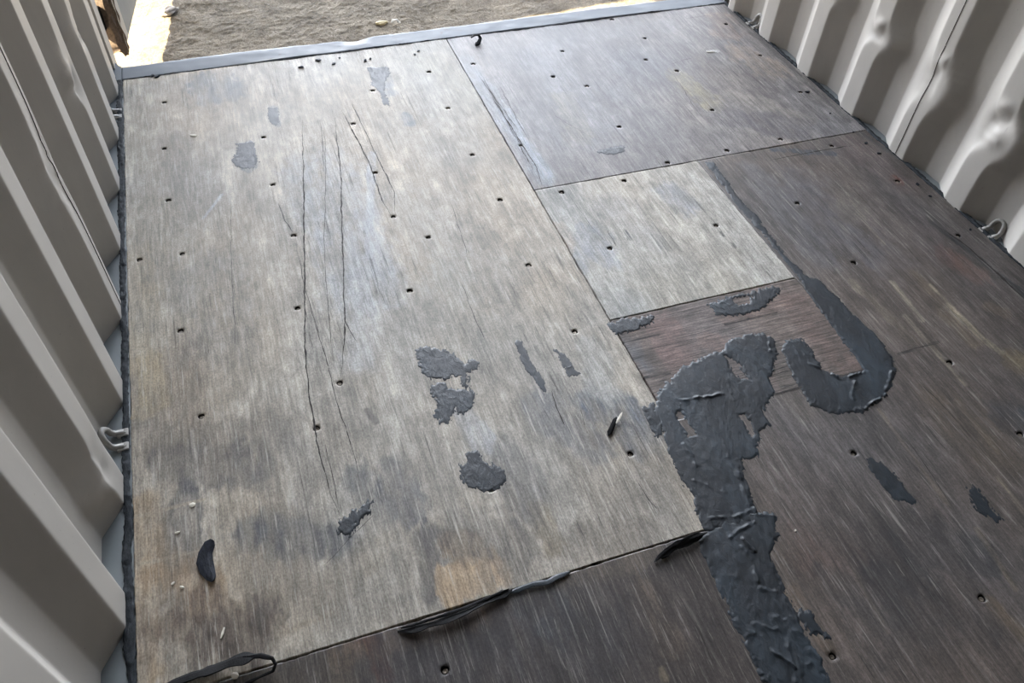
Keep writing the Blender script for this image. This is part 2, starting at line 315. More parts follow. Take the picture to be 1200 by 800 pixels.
# stains and painted sky glare: (u0, v0, u1, v1, half width in m, softness, colour, strength, ragged)
STAINS_GLARE = {
 'light': [
  (240, 100, 262, 108, .075, .35, (120, 122, 124), .55, 1), (195, 175, 230, 240, .08, .7, (150, 143, 134), .55, 1),
  (150, 100, 165, 190, .06, .6, (205, 196, 178), .5, .8), (285, 175, 290, 195, .028, .15, (118, 122, 125), .75, 1),
  (320, 128, 325, 145, .016, .15, (122, 126, 130), .7, 1),
  (175, 250, 195, 330, .07, .8, (168, 158, 142), .5, .8), (160, 300, 165, 420, .05, .8, (188, 174, 150), .45, .8),
  (250, 320, 262, 400, .09, .8, (156, 152, 146), .4, .8), (375, 200, 430, 330, .10, .9, (176, 180, 184), .5, .6),
  (436, 180, 432, 300, .012, .5, (205, 208, 212), .6, .3), (430, 240, 420, 420, .05, .9, (196, 197, 198), .4, .5),  # pale bands: bluish sky glare painted into the sheet's colour
  (480, 240, 560, 330, .09, .9, (184, 178, 168), .4, .9), (520, 320, 560, 400, .07, .8, (172, 168, 158), .5, .9),
  (205, 430, 222, 510, .08, .7, (122, 108, 94), .35, .9), (170, 420, 176, 470, .04, .6, (184, 168, 140), .6, .9),
  (205, 545, 290, 552, .05, .6, (108, 106, 104), .6, 1), (190, 520, 330, 505, .05, .6, (120, 114, 106), .4, 1),
  (215, 590, 215, 650, .045, .5, (98, 98, 100), .55, 1), (300, 625, 400, 632, .05, .6, (106, 107, 108), .65, 1),
  (170, 590, 176, 780, .04, .7, (182, 162, 136), .65, 1), (200, 670, 240, 690, .05, .6, (164, 142, 116), .6, 1),
  (200, 730, 290, 735, .06, .6, (112, 94, 80), .6, 1), (240, 755, 290, 742, .05, .6, (84, 76, 70), .5, 1),
  (320, 680, 420, 700, .06, .9, (134, 128, 118), .35, 1), (385, 700, 440, 640, .035, .8, (160, 150, 134), .45, 1),
  (500, 640, 505, 690, .04, .7, (96, 94, 94), .55, 1), (530, 685, 575, 672, .035, .35, (196, 172, 142), .75, 1),
  (540, 640, 560, 650, .03, .5, (170, 148, 120), .5, 1), (635, 600, 650, 640, .03, .6, (160, 148, 126), .6, 1),
  (690, 555, 720, 600, .035, .7, (164, 156, 144), .5, 1), (640, 480, 700, 520, .06, .7, (112, 114, 118), .5, .9),
  (700, 475, 730, 480, .05, .6, (102, 108, 116), .65, .8), (740, 500, 745, 520, .05, .6, (112, 116, 122), .5, .9),
  (690, 410, 710, 460, .04, .6, (182, 180, 174), .55, 1), (600, 540, 620, 590, .05, .9, (112, 112, 114), .45, 1),
  (540, 480, 560, 520, .03, .5, (188, 188, 188), .5, .9), (500, 500, 520, 560, .05, .8, (138, 132, 124), .35, 1),
  (455, 545, 470, 590, .045, .6, (104, 106, 110), .5, 1), (420, 560, 450, 600, .03, .7, (96, 100, 104), .5, 1),
  (430, 480, 440, 495, .008, .4, (110, 104, 98), .7, .8), (750, 560, 780, 610, .05, .9, (146, 142, 136), .3, 1),
  (560, 620, 600, 640, .06, .8, (104, 102, 100), .45, 1), (660, 640, 760, 620, .04, .8, (118, 110, 100), .4, 1),
  (450, 90, 455, 110, .025, .3, (128, 134, 142), .5, 1), (475, 135, 480, 145, .016, .25, (128, 134, 140), .65, 1),
  (500, 70, 560, 110, .06, .9, (182, 176, 160), .4, 1),
  (158, 605, 240, 585, .004, .5, (186, 172, 150), .6, .3), (160, 662, 235, 645, .004, .5, (190, 178, 156), .6, .3),
  (325, 745, 385, 718, .006, .6, (168, 156, 138), .5, .4), (225, 505, 233, 565, .004, .4, (196, 188, 176), .6, .2),
  (248, 640, 300, 662, .003, .5, (182, 172, 158), .5, .3), (238, 256, 260, 228, .004, .5, (206, 208, 210), .6, .2),
  (262, 430, 250, 560, .02, .8, (168, 156, 140), .35, .9), (352, 520, 362, 640, .03, .8, (158, 152, 144), .35, .9),
 ],
 'far_right': [
  (848, 6, 995, 142, .012, .5, (92, 90, 88), .6, 1), (860, 110, 940, 140, .04, .8, (150, 142, 132), .4, .9), (700, 40, 780, 30, .05, .8, (140, 138, 138), .4, .8),
  (690, 110, 850, 25, .002, .4, (70, 68, 68), 0, .2),
  (640, 60, 700, 160, .08, .8, (146, 146, 148), .4, .8), (795, 90, 830, 120, .05, .6, (150, 140, 112), .55, 1),
  (660, 115, 680, 160, .05, .7, (148, 140, 122), .35, 1), (770, 90, 800, 60, .08, .6, (104, 100, 102), .35, 1),
  (870, 60, 900, 80, .06, .6, (158, 142, 126), .5, 1), (885, 90, 900, 105, .04, .6, (96, 90, 88), .4, 1),
  (840, 20, 850, 40, .05, .6, (150, 130, 116), .4, 1), (705, 177, 728, 172, .012, .2, (84, 88, 94), .8, 1),
  (590, 130, 640, 205, .02, .6, (160, 166, 174), .6, .6), (545, 70, 640, 210, .03, .8, (146, 152, 158), .5, .6),
  (830, 60, 840, 60, .010, .15, (200, 198, 194), .8, .4), (860, 135, 930, 150, .07, .8, (94, 92, 98), .45, 1),
 ],
 'patch': [
  (690, 280, 700, 300, .06, .6, (152, 156, 164), .45, 1), (785, 225, 800, 240, .05, .6, (150, 153, 160), .45, 1),
  (655, 265, 665, 285, .03, .6, (186, 172, 156), .5, 1), (820, 200, 900, 320, .05, .7, (188, 184, 176), .5, 1),
  (733, 270, 738, 280, .008, .3, (70, 72, 74), .8, 1), (760, 330, 880, 340, .05, .7, (188, 182, 168), .45, 1),
  (844, 272, 848, 276, .006, .3, (76, 76, 76), .7, 1), (858, 285, 861, 290, .006, .3, (70, 70, 70), .7, 1),
  (720, 240, 760, 280, .05, .9, (150, 148, 148), .35, 1),
 ],
 'dark': [
  (1011, 258, 1036, 286, .005, .5, (170, 158, 138), .6, .5), (1045, 330, 1080, 375, .007, .5, (160, 150, 132), .6, .6), (1090, 334, 1150, 396, .008, .5, (172, 160, 138), .6, .6),
  (1155, 400, 1195, 428, .010, .5, (150, 140, 118), .5, .7), (975, 255, 1005, 300, .012, .6, (140, 132, 120), .45, .9), (1060, 370, 1130, 450, .006, .5, (150, 140, 122), .5, .6), (1120, 470, 1170, 530, .006, .5, (150, 138, 118), .5, .6),
  (1170, 560, 1200, 600, .006, .5, (140, 130, 112), .5, .6), (1000, 670, 1040, 740, .005, .5, (128, 118, 104), .5, .6), (1145, 620, 1190, 690, .007, .5, (126, 116, 100), .5, .7), (1030, 480, 1110, 590, .005, .5, (140, 128, 110), .4, .6),
  (1055, 180, 1200, 305, .014, .5, (72, 72, 72), .6, 1), (1000, 150, 1055, 186, .010, .5, (70, 72, 74), .6, 1), (1095, 262, 1200, 345, .010, .4, (56, 57, 60), .75, 1), (950, 215, 1050, 300, .10, .9, (116, 108, 106), .45, .7),
  (880, 200, 960, 300, .05, .9, (112, 110, 112), .45, .8), (1010, 620, 1060, 600, .08, .9, (70, 64, 60), .4, .9),
  (950, 230, 990, 280, .10, .8, (92, 90, 94), .5, .8), (1000, 175, 1060, 215, .06, .8, (112, 98, 96), .5, 1),
  (985, 225, 1000, 250, .05, .6, (116, 108, 98), .5, 1), (1050, 210, 1056, 214, .022, .4, (112, 72, 60), .6, 1),
  (1110, 300, 1140, 320, .04, .6, (120, 92, 80), .5, 1), (1060, 240, 1100, 300, .04, .9, (96, 86, 86), .4, 1),
  (1070, 320, 1140, 400, .022, .6, (116, 104, 88), .55, 1), (1160, 360, 1175, 365, .02, .5, (126, 112, 92), .5, 1),
  (905, 175, 975, 180, .014, .3, (70, 76, 86), .75, 1), (1000, 330, 1070, 400, .012, .5, (132, 122, 104), .4, .9),
  (1100, 470, 1180, 540, .06, .9, (88, 78, 66), .5, 1), (1190, 420, 1195, 430, .03, .6, (112, 100, 80), .6, 1),
  (1195, 490, 1200, 495, .05, .6, (60, 64, 70), .6, 1), (920, 540, 960, 620, .07, .9, (92, 84, 80), .4, .9),
  (960, 650, 1000, 660, .06, .8, (84, 66, 58), .4, 1), (925, 690, 970, 760, .02, .7, (96, 82, 68), .5, 1),
  (1160, 705, 1200, 745, .014, .5, (112, 98, 80), .55, .9), (1140, 640, 1160, 660, .03, .7, (62, 62, 64), .5, 1),
  (1020, 700, 1100, 720, .09, .9, (60, 58, 58), .5, 1), (1050, 660, 1090, 640, .08, .9, (56, 55, 56), .5, 1),
  (910, 440, 940, 480, .03, .7, (108, 100, 92), .5, 1), (1000, 500, 1080, 530, .06, .9, (80, 76, 74), .4, 1),
  (1090, 260, 1200, 345, .006, .4, (52, 50, 52), .75, .8), (1052, 415, 1100, 400, .003, .4, (56, 52, 50), .7, .4),
  (1140, 330, 1200, 380, .05, .9, (88, 80, 78), .4, 1),
 ],
 'bottom': [
  (400, 765, 560, 715, .03, .7, (118, 98, 80), .55, 1), (430, 745, 450, 790, .02, .6, (74, 46, 34), .6, 1),
  (600, 690, 760, 650, .03, .7, (106, 96, 84), .5, 1), (500, 770, 700, 740, .09, .9, (66, 64, 66), .5, 1),
  (760, 690, 790, 760, .03, .8, (92, 80, 68), .4, 1), (640, 700, 660, 720, .05, .8, (64, 66, 70), .5, 1),
  (300, 785, 330, 795, .03, .5, (76, 70, 60), .6, 1), (345, 790, 400, 795, .05, .6, (90, 80, 68), .5, 1),
  (775, 785, 780, 795, .008, .4, (130, 118, 98), .7, .8),
 ],
 'core': [
  (775, 380, 800, 430, .05, .8, (134, 110, 104), .5, .8), (830, 400, 850, 405, .03, .7, (146, 124, 116), .5, .8), (908, 410, 960, 490, .035, .25, (108, 100, 94), .95, .3), (935, 445, 960, 480, .05, .3, (104, 96, 90), .95, .3),
  (850, 370, 990, 340, .03, .8, (116, 98, 90), .5, .8), (730, 400, 760, 430, .03, .8, (104, 104, 106), .6, .8),
  (940, 360, 1000, 430, .05, .8, (110, 92, 85), .5, .8), (725, 402, 772, 392, .003, .4, (30, 28, 26), .9, .3),
  (752, 443, 785, 437, .003, .4, (30, 28, 26), .9, .3), (850, 380, 910, 366, .003, .4, (34, 30, 28), .9, .5),
 ],
}
BASES = {'light': (181, 172, 158), 'far_right': (130, 125, 123), 'patch': (172, 167, 157), 'dark': (93, 85, 80),
         'bottom': (78, 71, 67), 'core': (108, 98, 93)}

def stain_glare_rgb(X, Y, kind):
    base = np.array(s2l(BASES[kind])); sd_ = list(BASES).index(kind) * 5 + 3
    col = np.ones((len(X), 3)) * base
    n = vn(X, Y, 3.0, 1.6, sd_, 4); n2 = vn(X, Y, 14, 4, sd_ + 1, 4); n3 = vn(X, Y, 38, 22, sd_ + 2, 3)
    n4 = vn(X, Y, 70, 7, sd_ + 3, 3)
    col = col * np.exp(0.17 * n + 0.17 * n2 + 0.20 * n3 + 0.10 * n4)[:, None]
    warm = 0.05 * vn(X, Y, 5, 3, sd_ + 4, 3)
    col = col * np.stack([1 + warm, np.ones_like(warm), 1 - warm * 1.3], 1)
    w1 = vn(X, Y, 16, 8, 40, 4); w2 = vn(X, Y, 60, 18, 41, 4); w3 = vn(X, Y, 110, 70, 42, 2)
    for (u0, v0, u1, v1, w, soft, c, st, rag) in STAINS_GLARE[kind]:
        a = at(u0, v0); b = at(u1, v1)
        m = (np.abs(X - (a[0] + b[0]) / 2) < abs(a[0] - b[0]) / 2 + 3 * w) & (np.abs(Y - (a[1] + b[1]) / 2) < abs(a[1] - b[1]) / 2 + 3 * w)
        if not m.any(): continue
        d = capsule(X[m], Y[m], a, b, w) + rag * (0.42 * w1[m] + 0.34 * w2[m] + 0.2 * w3[m])
        soft = soft * 0.85
        t = np.clip((1 + soft * 0.6 - d) / (soft * 1.2 + 0.05), 0, 1); t = t * t * (3 - 2 * t) * st
        grain = np.clip(1 + 0.35 * n4[m] + 0.55 * n3[m], 0, 1.5); t = np.clip(t * grain, 0, 1)
        col[m] = col[m] * (1 - t[:, None]) + np.array(s2l(c)) * t[:, None]
    return np.clip(col * 0.58, 0.004, 0.9)

# ------------------------------------------------------------------ floor
floor = empty('floor'); tag(floor, 'container floor of worn, stained plywood sheets screwed down between the corrugated walls', 'floor', kind='structure')

# (photo column, photo row, tilt seen) of every screw hole
SCREWS = [(193,120),(192,174),(197,235),(214,297),(212,387),(235,488),(308,161),(413,145),(319,217),(343,276),(349,361),
 (460,254),(440,202),(502,84),(553,182),(524,127),(585,234),(480,340),(371,502),(398,449),(576,572),(738,532),(620,680),
 (793,625),(619,311),(672,388),(453,734),(437,106),(501,278),(163,304),
 (715,291),(840,264),(746,364),(830,345),(659,225),(731,211),
 (638,219),(711,205),(611,170),(688,101),(726,149),(659,60),(756,45),(757,70),(793,83),(717,23),(851,28),(835,129),(852,176),
 (891,65),(783,191),(555,75),(648,90),
 (935,238),(1000,307),(1052,212),(1123,276),(915,163),(925,171),(975,171),(938,108),(1114,425),(1195,509),(1151,700),(974,768),
 (856,182),(520,785),(1000,530)]
SCREWXY = [at(u, v) for u, v in SCREWS]

def edge_wobble(t, seed): return 0.0022 * vn(t, t * 0, 9, 1, seed, 5) + 0.0012 * vn(t, t * 0, 60, 1, seed + 1, 3)

def make_panel(kind, mat, x0, x1, y0, y1, z=0.0, step=0.004, cut=None, label=None, name='plywood_sheet'):
    """one sheet: a fine top grid with real screw holes, ragged edges and a thick rim; cut = (x, y) corner taken out at x<.. y>.."""
    nx = int(round((x1 - x0) / step)); ny = int(round((y1 - y0) / step))
    xs = np.linspace(x0, x1, nx + 1); ys = np.linspace(y0, y1, ny + 1)
    X, Y = np.meshgrid(xs, ys, indexing='ij')
    Wx = X.copy(); Wy = Y.copy()
    for i, s in ((0, 1), (nx, -1)):
        Wx[i] += s * (0.0013 + np.abs(edge_wobble(ys, 60 + int(x0 * 10) + i % 7)))
    for j, s in ((0, 1), (ny, -1)):
        Wy[:, j] += s * (0.0013 + np.abs(edge_wobble(xs, 70 + int(abs(y0) * 10) + j % 7)))
    idx = np.arange((nx + 1) * (ny + 1)).reshape(nx + 1, ny + 1)
    keep = np.ones((nx, ny), bool)
    cx = (xs[:-1] + xs[1:]) / 2; cy = (ys[:-1] + ys[1:]) / 2
    if cut is not None:
        keep &= ~((cx[:, None] < cut[0]) & (cy[None] > cut[1]))
    edge_keep = keep.copy()
    V = [np.stack([Wx.ravel(), Wy.ravel(), np.full(X.size, z)], 1)]; Fx = []
    nv = X.size; holes = []
    for (sx, sy) in SCREWXY:
        i = int(round((sx - x0) / step)); j = int(round((sy - y0) / step)); h = 3
        if i - h < 1 or j - h < 1 or i + h > nx - 1 or j + h > ny - 1: continue
        if not edge_keep[i - h - 1:i + h + 1, j - h - 1:j + h + 1].all() or not keep[i - h:i + h, j - h:j + h].all(): continue
        keep[i - h:i + h, j - h:j + h] = False
        per = [(i - h + k, j - h) for k in range(2 * h)] + [(i + h, j - h + k) for k in range(2 * h)] + \
              [(i + h - k, j + h) for k in range(2 * h)] + [(i - h, j + h - k) for k in range(2 * h)]
        ids = np.array([idx[a, b] for a, b in per]); n = len(ids)
        ccx, ccy = xs[i], ys[j]; prev = ids
        ang = np.array([math.atan2(ys[b] - ccy, xs[a] - ccx) for a, b in per])
        r0 = 0.0066 + 0.0014 * random.random()
        for r, dz in ((r0 * 1.15, 0), (r0, -0.0012), (r0 * 0.92, -0.006), (0.0005, -0.0062)):
            wob = 1 + 0.06 * np.sin(ang * 3 + sx * 40)
            P = np.stack([ccx + np.cos(ang) * r * wob, ccy + np.sin(ang) * r * wob * (1.0), np.full(n, z + dz)], 1)
            V.append(P); cur = np.arange(nv, nv + n); nv += n
            Fx.append(np.stack([prev, np.roll(prev, -1), np.roll(cur, -1), cur], 1)); prev = cur
        holes.append((ccx, ccy, r0))
    ii, jj = np.nonzero(keep)
    F = np.stack([idx[ii, jj], idx[ii + 1, jj], idx[ii + 1, jj + 1], idx[ii, jj + 1]], 1)
    # rim
    rimV, rimF = [], []
    T = 0.027
    def rim(seq):
        nonlocal nv
        P = V0[seq].copy(); P[:, 2] = z - T
        rimV.append(P); cur = np.arange(nv, nv + len(seq)); nv += len(seq)
        rimF.append(np.stack([seq[:-1], cur[:-1], cur[1:], seq[1:]], 1))
    V0 = V[0]
    full = lambda a: a
    if cut is None:
        rim(idx[:, 0]); rim(idx[-1, :]); rim(idx[::-1, -1]); rim(idx[0, ::-1])
    else:
        ci = int(np.argmin(np.abs(xs - cut[0]))); cj = int(np.argmin(np.abs(ys - cut[1])))
        rim(idx[:, 0]); rim(idx[-1, :]); rim(idx[ci:, -1][::-1]); rim(idx[ci, cj:][::-1]); rim(idx[:ci + 1, cj][::-1]); rim(idx[0, :cj + 1][::-1])
    Vall = np.concatenate(V + rimV); Fall = np.concatenate([F] + Fx + rimF)
    me = grid_mesh(name, Vall, Fall)
    col = np.ones((len(Vall), 4), np.float32)
    col[:, :3] = stain_glare_rgb(Vall[:, 0], Vall[:, 1], kind)
    ca = me.color_attributes.new('stain', 'FLOAT_COLOR', 'POINT'); ca.data.foreach_set('color', col.ravel())  # holds the stains and the painted glare
    me.materials.append(M_joint if False else mat); me.materials.append(M_hole)
    # cup walls and bottom use the dark material
    mi = np.zeros(len(Fall), np.int32); off = len(F)
    for q, f in enumerate(Fx):
        if q % 4 >= 2: mi[off:off + len(f)] = 1
        off += len(f)
    me.polygons.foreach_set('material_index', mi)
    o = bpy.data.objects.new(name, me); C.objects.link(o); o.parent = floor
    if label: o['label'] = label
    for (hx, hy, r) in holes:
        s = screw_at(hx, hy, z, r); s.parent = o
    return o

bm = bmesh.new()
prev = None
for r, zz in ((0.0052, -0.0005), (0.0050, 0.0004), (0.0034, 0.0009), (0.0016, 0.0003)):
    ring = [bm.verts.new((r * math.cos(a * math.pi / 7), r * math.sin(a * math.pi / 7) * (1 if r > .002 else .55), zz)) for a in range(14)]
    if prev:
        for k in range(14): bm.faces.new((prev[k], prev[(k + 1) % 14], ring[(k + 1) % 14], ring[k]))
    prev = ring
bm.faces.new(prev)
screw_me = bpy.data.meshes.new('screw_head'); bm.to_mesh(screw_me); bm.free(); screw_me.materials.append(M_screw)
def screw_at(x, y, z, r):
    o = bpy.data.objects.new('screw_head', screw_me); C.objects.link(o)
    o.location = (x + random.uniform(-.001, .001), y + random.uniform(-.0012, .0004), z - 0.0055 + random.random() * 0.002)
    o.rotation_euler = (random.uniform(-.2, .2), random.uniform(-.2, .2), random.random() * 6)
    o.scale = (r / .0078,) * 3
    return o

panels = {}
panels['light'] = make_panel('light', M_light, 0, XM, Y3, 0, label='large pale worn sheet along the left wall')
panels['far'] = make_panel('far_right', M_mid, XM, W, Y1, 0, label='grey sheet by the door sill on the right')
panels['patch'] = make_panel('patch', M_light, XM, XD, Y2, Y1, label='small pale square patch sheet in the middle')
panels['core'] = make_panel('core', M_core, XM, XD, YC - .012, Y2, z=-0.0004, label='stripped reddish brown square with its grain running crossways')
panels['dark'] = make_panel('dark', M_dark, XM, W, -3.0, Y1, cut=(XD, YC), label='long dark sheet along the right wall')
panels['bottom'] = make_panel('bottom', M_bottom, 0, XM, -3.0, Y3, label='dark brown sheet nearest the camera')
for x0, x1, lab in ((0, XM, None), (XM, W, None)):
    make_panel('bottom', M_bottom, x0, x1, YB, -3.0, step=0.03)
bm = bmesh.new(); box(bm, -0.06, W + 0.06, YB, 0.0, -0.06, -0.028)
obj('underfloor', bm, M_under, floor)

# long checks in the veneer of the pale sheet, as thin flat ribbons of dark colour
def ribbon(name, pts, w, mat, parent, z=0.0005, seed=1, label=None):
    bm = bmesh.new(); P = []
    for (a, b) in zip(pts[:-1], pts[1:]):
        n = max(2, int(math.hypot(b[0] - a[0], b[1] - a[1]) / 0.006))
        for k in range(n): P.append((a[0] + (b[0] - a[0]) * k / n, a[1] + (b[1] - a[1]) * k / n))
    P.append(pts[-1]); n = len(P); L = []
    xs = np.array([p[0] for p in P]); ys = np.array([p[1] for p in P])
    off = 0.002 * vn(xs + ys, ys, 18, 18, seed, 3); ww = w * (0.45 + 0.75 * np.abs(vn(ys * 1.0, xs, 45, 45, seed + 3, 3)))
    for k in range(n):
        a = P[max(k - 1, 0)]; b = P[min(k + 1, n - 1)]
        d = Vector((b[0] - a[0], b[1] - a[1])).normalized(); nx_, ny_ = -d.y, d.x
        tp = min(1, 6 * k / n + .15, 6 * (n - 1 - k) / n + .15); h = ww[k] * tp / 2
        cxx = P[k][0] + nx_ * off[k]; cyy = P[k][1] + ny_ * off[k]
        L.append((bm.verts.new((cxx + nx_ * h, cyy + ny_ * h, z)), bm.verts.new((cxx - nx_ * h, cyy - ny_ * h, z))))
    for k in range(n - 1): bm.faces.new((L[k][0], L[k][1], L[k + 1][1], L[k + 1][0]))
    o = obj(name, bm, mat, parent, fix=False)
    return o

M_crack = plain_mat('crack_shadow', (44, 40, 37), 0.95)
CR = [
 ('light', [(400, 128), (430, 185), (448, 235), (458, 252)], .0042), ('light', [(411, 118), (440, 180), (462, 225), (463, 250)], .0036),
 ('light', [(392, 137), (399, 200), (402, 300), (404, 400), (400, 440), (396, 452)], .0040), ('light', [(354, 138), (356, 220), (357, 340), (358, 430), (366, 485), (374, 530), (385, 570), (398, 605)], .0040),
 ('light', [(326, 238), (334, 258), (343, 273)], .0036), ('light', [(346, 285), (356, 330), (370, 380), (385, 430), (397, 480), (415, 530), (423, 575)], .0022),
 ('light', [(380, 140), (382, 200), (380, 280), (385, 370), (392, 430)], .0018), ('light', [(375, 138), (378, 170), (380, 205)], .0018),
 ('light', [(404, 375), (418, 400)], .003), ('light', [(646, 458), (653, 480), (662, 498)], .004),
 ('light', [(440, 600), (380, 662)], .0016), ('light', [(270, 235), (272, 330), (276, 420)], .0016), ('light', [(530, 240), (540, 275), (548, 300)], .002),
 ('light', [(540, 330), (556, 370), (568, 400)], .002), ('light', [(746, 563), (762, 588), (772, 600)], .0018), ('light', [(680, 480), (686, 500)], .002),
 ('light', [(560, 80), (588, 130), (612, 175), (630, 208)], .0024), ('light', [(382, 520), (390, 560), (396, 590)], .002),
 ('far', [(575, 112), (600, 150), (628, 195), (637, 222)], .004), ('far', [(560, 88), (582, 118), (606, 150)], .0026),
 ('far', [(585, 100), (606, 140), (620, 165)], .0022), ('far', [(783, 76), (800, 71), (812, 68)], .002), ('far', [(805, 22), (830, 18)], .002),
 ('far', [(640, 130), (700, 165)], .0016), ('far', [(790, 88), (818, 132)], .0022),
 ('patch', [(712, 270), (722, 288)], .0025), ('patch', [(664, 224), (690, 262), (715, 290)], .0014),
 ('dark', [(1052, 415), (1075, 408), (1100, 402)], .0022), ('dark', [(990, 210), (1040, 265), (1090, 320)], .0016),
 ('dark', [(1100, 266), (1125, 282), (1160, 312), (1200, 350)], .0070), ('dark', [(900, 188), (935, 182), (975, 174), (1000, 171)], .0040),
 ('dark', [(1080, 450), (1110, 480), (1140, 515)], .0022), ('dark', [(1060, 510), (1095, 560), (1120, 600)], .0020),
 ('bottom', [(790, 690), (820, 740), (840, 790)], .0018), ('bottom', [(730, 700), (745, 760), (752, 790)], .0014),
]
for q, (pk, pts, w) in enumerate(CR):
    ribbon('crack', [at(*p) for p in pts], w, M_crack, panels[pk], 0.0006, q + 5)

ribbon('seam_cover', [(1.40, YC + .0015), (1.55, YC + .001), (1.692, YC + .0015)], .0075, M_crack, panels['core'], 0.0007, 77)  # dark strip added to hide the brightly lit cut edge

# ------------------------------------------------------------------ sealant smears (relief grids over a ragged outline)
def poly_sdf(X, Y, P):
    P = np.array(P); d = np.full(X.shape, 1e9); inside = np.zeros(X.shape, bool)
    for (ax, ay), (bx, by) in zip(P, np.roll(P, -1, 0)):
        dx, dy = bx - ax, by - ay; t = np.clip(((X - ax) * dx + (Y - ay) * dy) / (dx * dx + dy * dy + 1e-12), 0, 1)
        d = np.minimum(d, np.hypot(X - ax - t * dx, Y - ay - t * dy))
        c = ((ay > Y) != (by > Y)) & (X < (bx - ax) * (Y - ay) / (by - ay + 1e-12) + ax)
        inside ^= c
    return np.where(inside, d, -d)

def smear(name, polys, label, group=None, holes=(), rag=0.012, thick=0.0035, step=0.003, seed=1, mat=None, ridges=0.0012, z0=0.0, cat='sealant smear', rim=0.0003, creases=()):
    polys = [[at(*p) for p in P] for P in polys]; holes = [[at(*p) for p in P] for P in holes]
    A = np.array([p for P in polys for p in P]); x0, y0 = A.min(0) - 0.03; x1, y1 = A.max(0) + 0.03
    xs = np.arange(x0, x1, step); ys = np.arange(y0, y1, step)
    X, Y = np.meshgrid(xs, ys, indexing='ij')
    d = np.max([poly_sdf(X, Y, P) for P in polys], 0)
    for Hh in holes: d = np.minimum(d, -poly_sdf(X, Y, Hh))
    d = d + rag * (0.5 * vn(X, Y, 60, 22, seed, 5, .65) + 0.35 * vn(X, Y, 150, 42, seed + 1, 3) + 0.35 * vn(X, Y, 300, 180, seed + 4, 2))
    t = np.clip(d / 0.006, -1, 1)
    body = 0.3 * thick + 0.25 * thick * np.clip(d / 0.05, 0, 1)
    rd = vn(X, Y, 22, 10, seed + 2, 4); rd2 = vn(X, Y, 80, 50, seed + 3, 3); rd3 = 1.5 * vn(X, Y, 9, 6, seed + 5, 2)
    Z = t * body + np.where(d > 0, ridges * np.clip(1 - np.abs(rd) * 9, 0, 1) * np.clip(rd3, 0, 1) * np.clip(d / .01, 0, 1) + 0.0004 * rd2 + rim * np.exp(-((d - .004) / .003) ** 2), 0)
    for (u0, v0, u1, v1, hh) in creases:
        cs = capsule(X + .009 * vn(X, Y, 18, 18, seed + 7, 4), Y + .009 * vn(X, Y, 18, 18, seed + 8, 4), at(u0, v0), at(u1, v1), .004)
        Z = np.where(d > 0, Z + .55 * hh * np.exp(-cs * cs * 1.5) * np.clip(.9 + 1.2 * rd2, 0.1, 1.6), Z)
    Z = np.where(d > 0, np.maximum(Z, 0.0004), Z) + z0
    cellmax = np.maximum(np.maximum(d[:-1, :-1], d[1:, :-1]), np.maximum(d[:-1, 1:], d[1:, 1:]))
    keep = cellmax > 0
    ii, jj = np.nonzero(keep)
    idx = np.arange(X.size).reshape(X.shape)
    F = np.stack([idx[ii, jj], idx[ii + 1, jj], idx[ii + 1, jj + 1], idx[ii, jj + 1]], 1)
    used = np.unique(F); remap = np.full(X.size, -1); remap[used] = np.arange(len(used))
    V = np.stack([X.ravel(), Y.ravel(), Z.ravel()], 1)[used]
    ox, oy = V[:, 0].mean(), V[:, 1].mean(); V = V - np.array([ox, oy, 0])
    me = grid_mesh(name, V, remap[F])
    o = link_mesh(name, me, mat or M_seal, smooth=True); o.location = (ox, oy, 0)
    tag(o, label, cat, group); return o

SM = 'sealant smears on the floor'
smear('sealant_smear', [[(766,482),(772,462),(786,445),(803,430),(825,418),(846,412),(852,400),(870,392),(892,390),(908,398),(912,412),(905,430),(903,445),(908,462),
      (900,476),(896,488),(905,497),(890,506),(889,522),(890,535),(872,540),(871,552),(878,575),(880,592),(886,603),(880,612),(850,618),(826,622),(814,600),(812,582),(797,560),(785,535),(777,512)]],
      'large blue-black sealant smear over the corner where the pale sheet meets the stripped square', SM,
      holes=[[(851,417),(860,418),(872,436),(877,444),(868,446),(858,436)], [(792,484),(798,482),(812,508),(806,512)], [(866,487),(872,486),(884,508),(880,510)]], seed=3, rag=.011, thick=.004, ridges=.0014, step=.0025,
      creases=[(800,470,846,462,.004), (868,556,890,604,.003), (850,520,880,590,.002), (828,608,880,600,.004), (850,440,862,470,.002), (905,404,908,440,.004), (800,520,815,545,.004), (812,560,850,575,.002)])
smear('sealant_smear', [[(822,628),(845,612),(870,602),(895,600),(912,605),(906,618),(915,628),(904,640),(908,660),(917,684),(930,712),(946,742),(962,775),(985,830),(915,835),
      (896,800),(880,768),(862,734),(850,702),(840,682),(828,655),(820,642)]],
      'long dark sealant smear running along the seam down to the bottom edge of the photo', SM, seed=9, rag=.010, thick=.004, ridges=.0014, step=.0025,
      creases=[(830,612,880,602,.003), (850,628,885,614,.004), (866,640,892,682,.0035), (905,760,928,782,.004), (885,600,905,604,.003), (922,745,926,778,.003), (870,632,880,645,.005), (895,690,912,694,.002)])
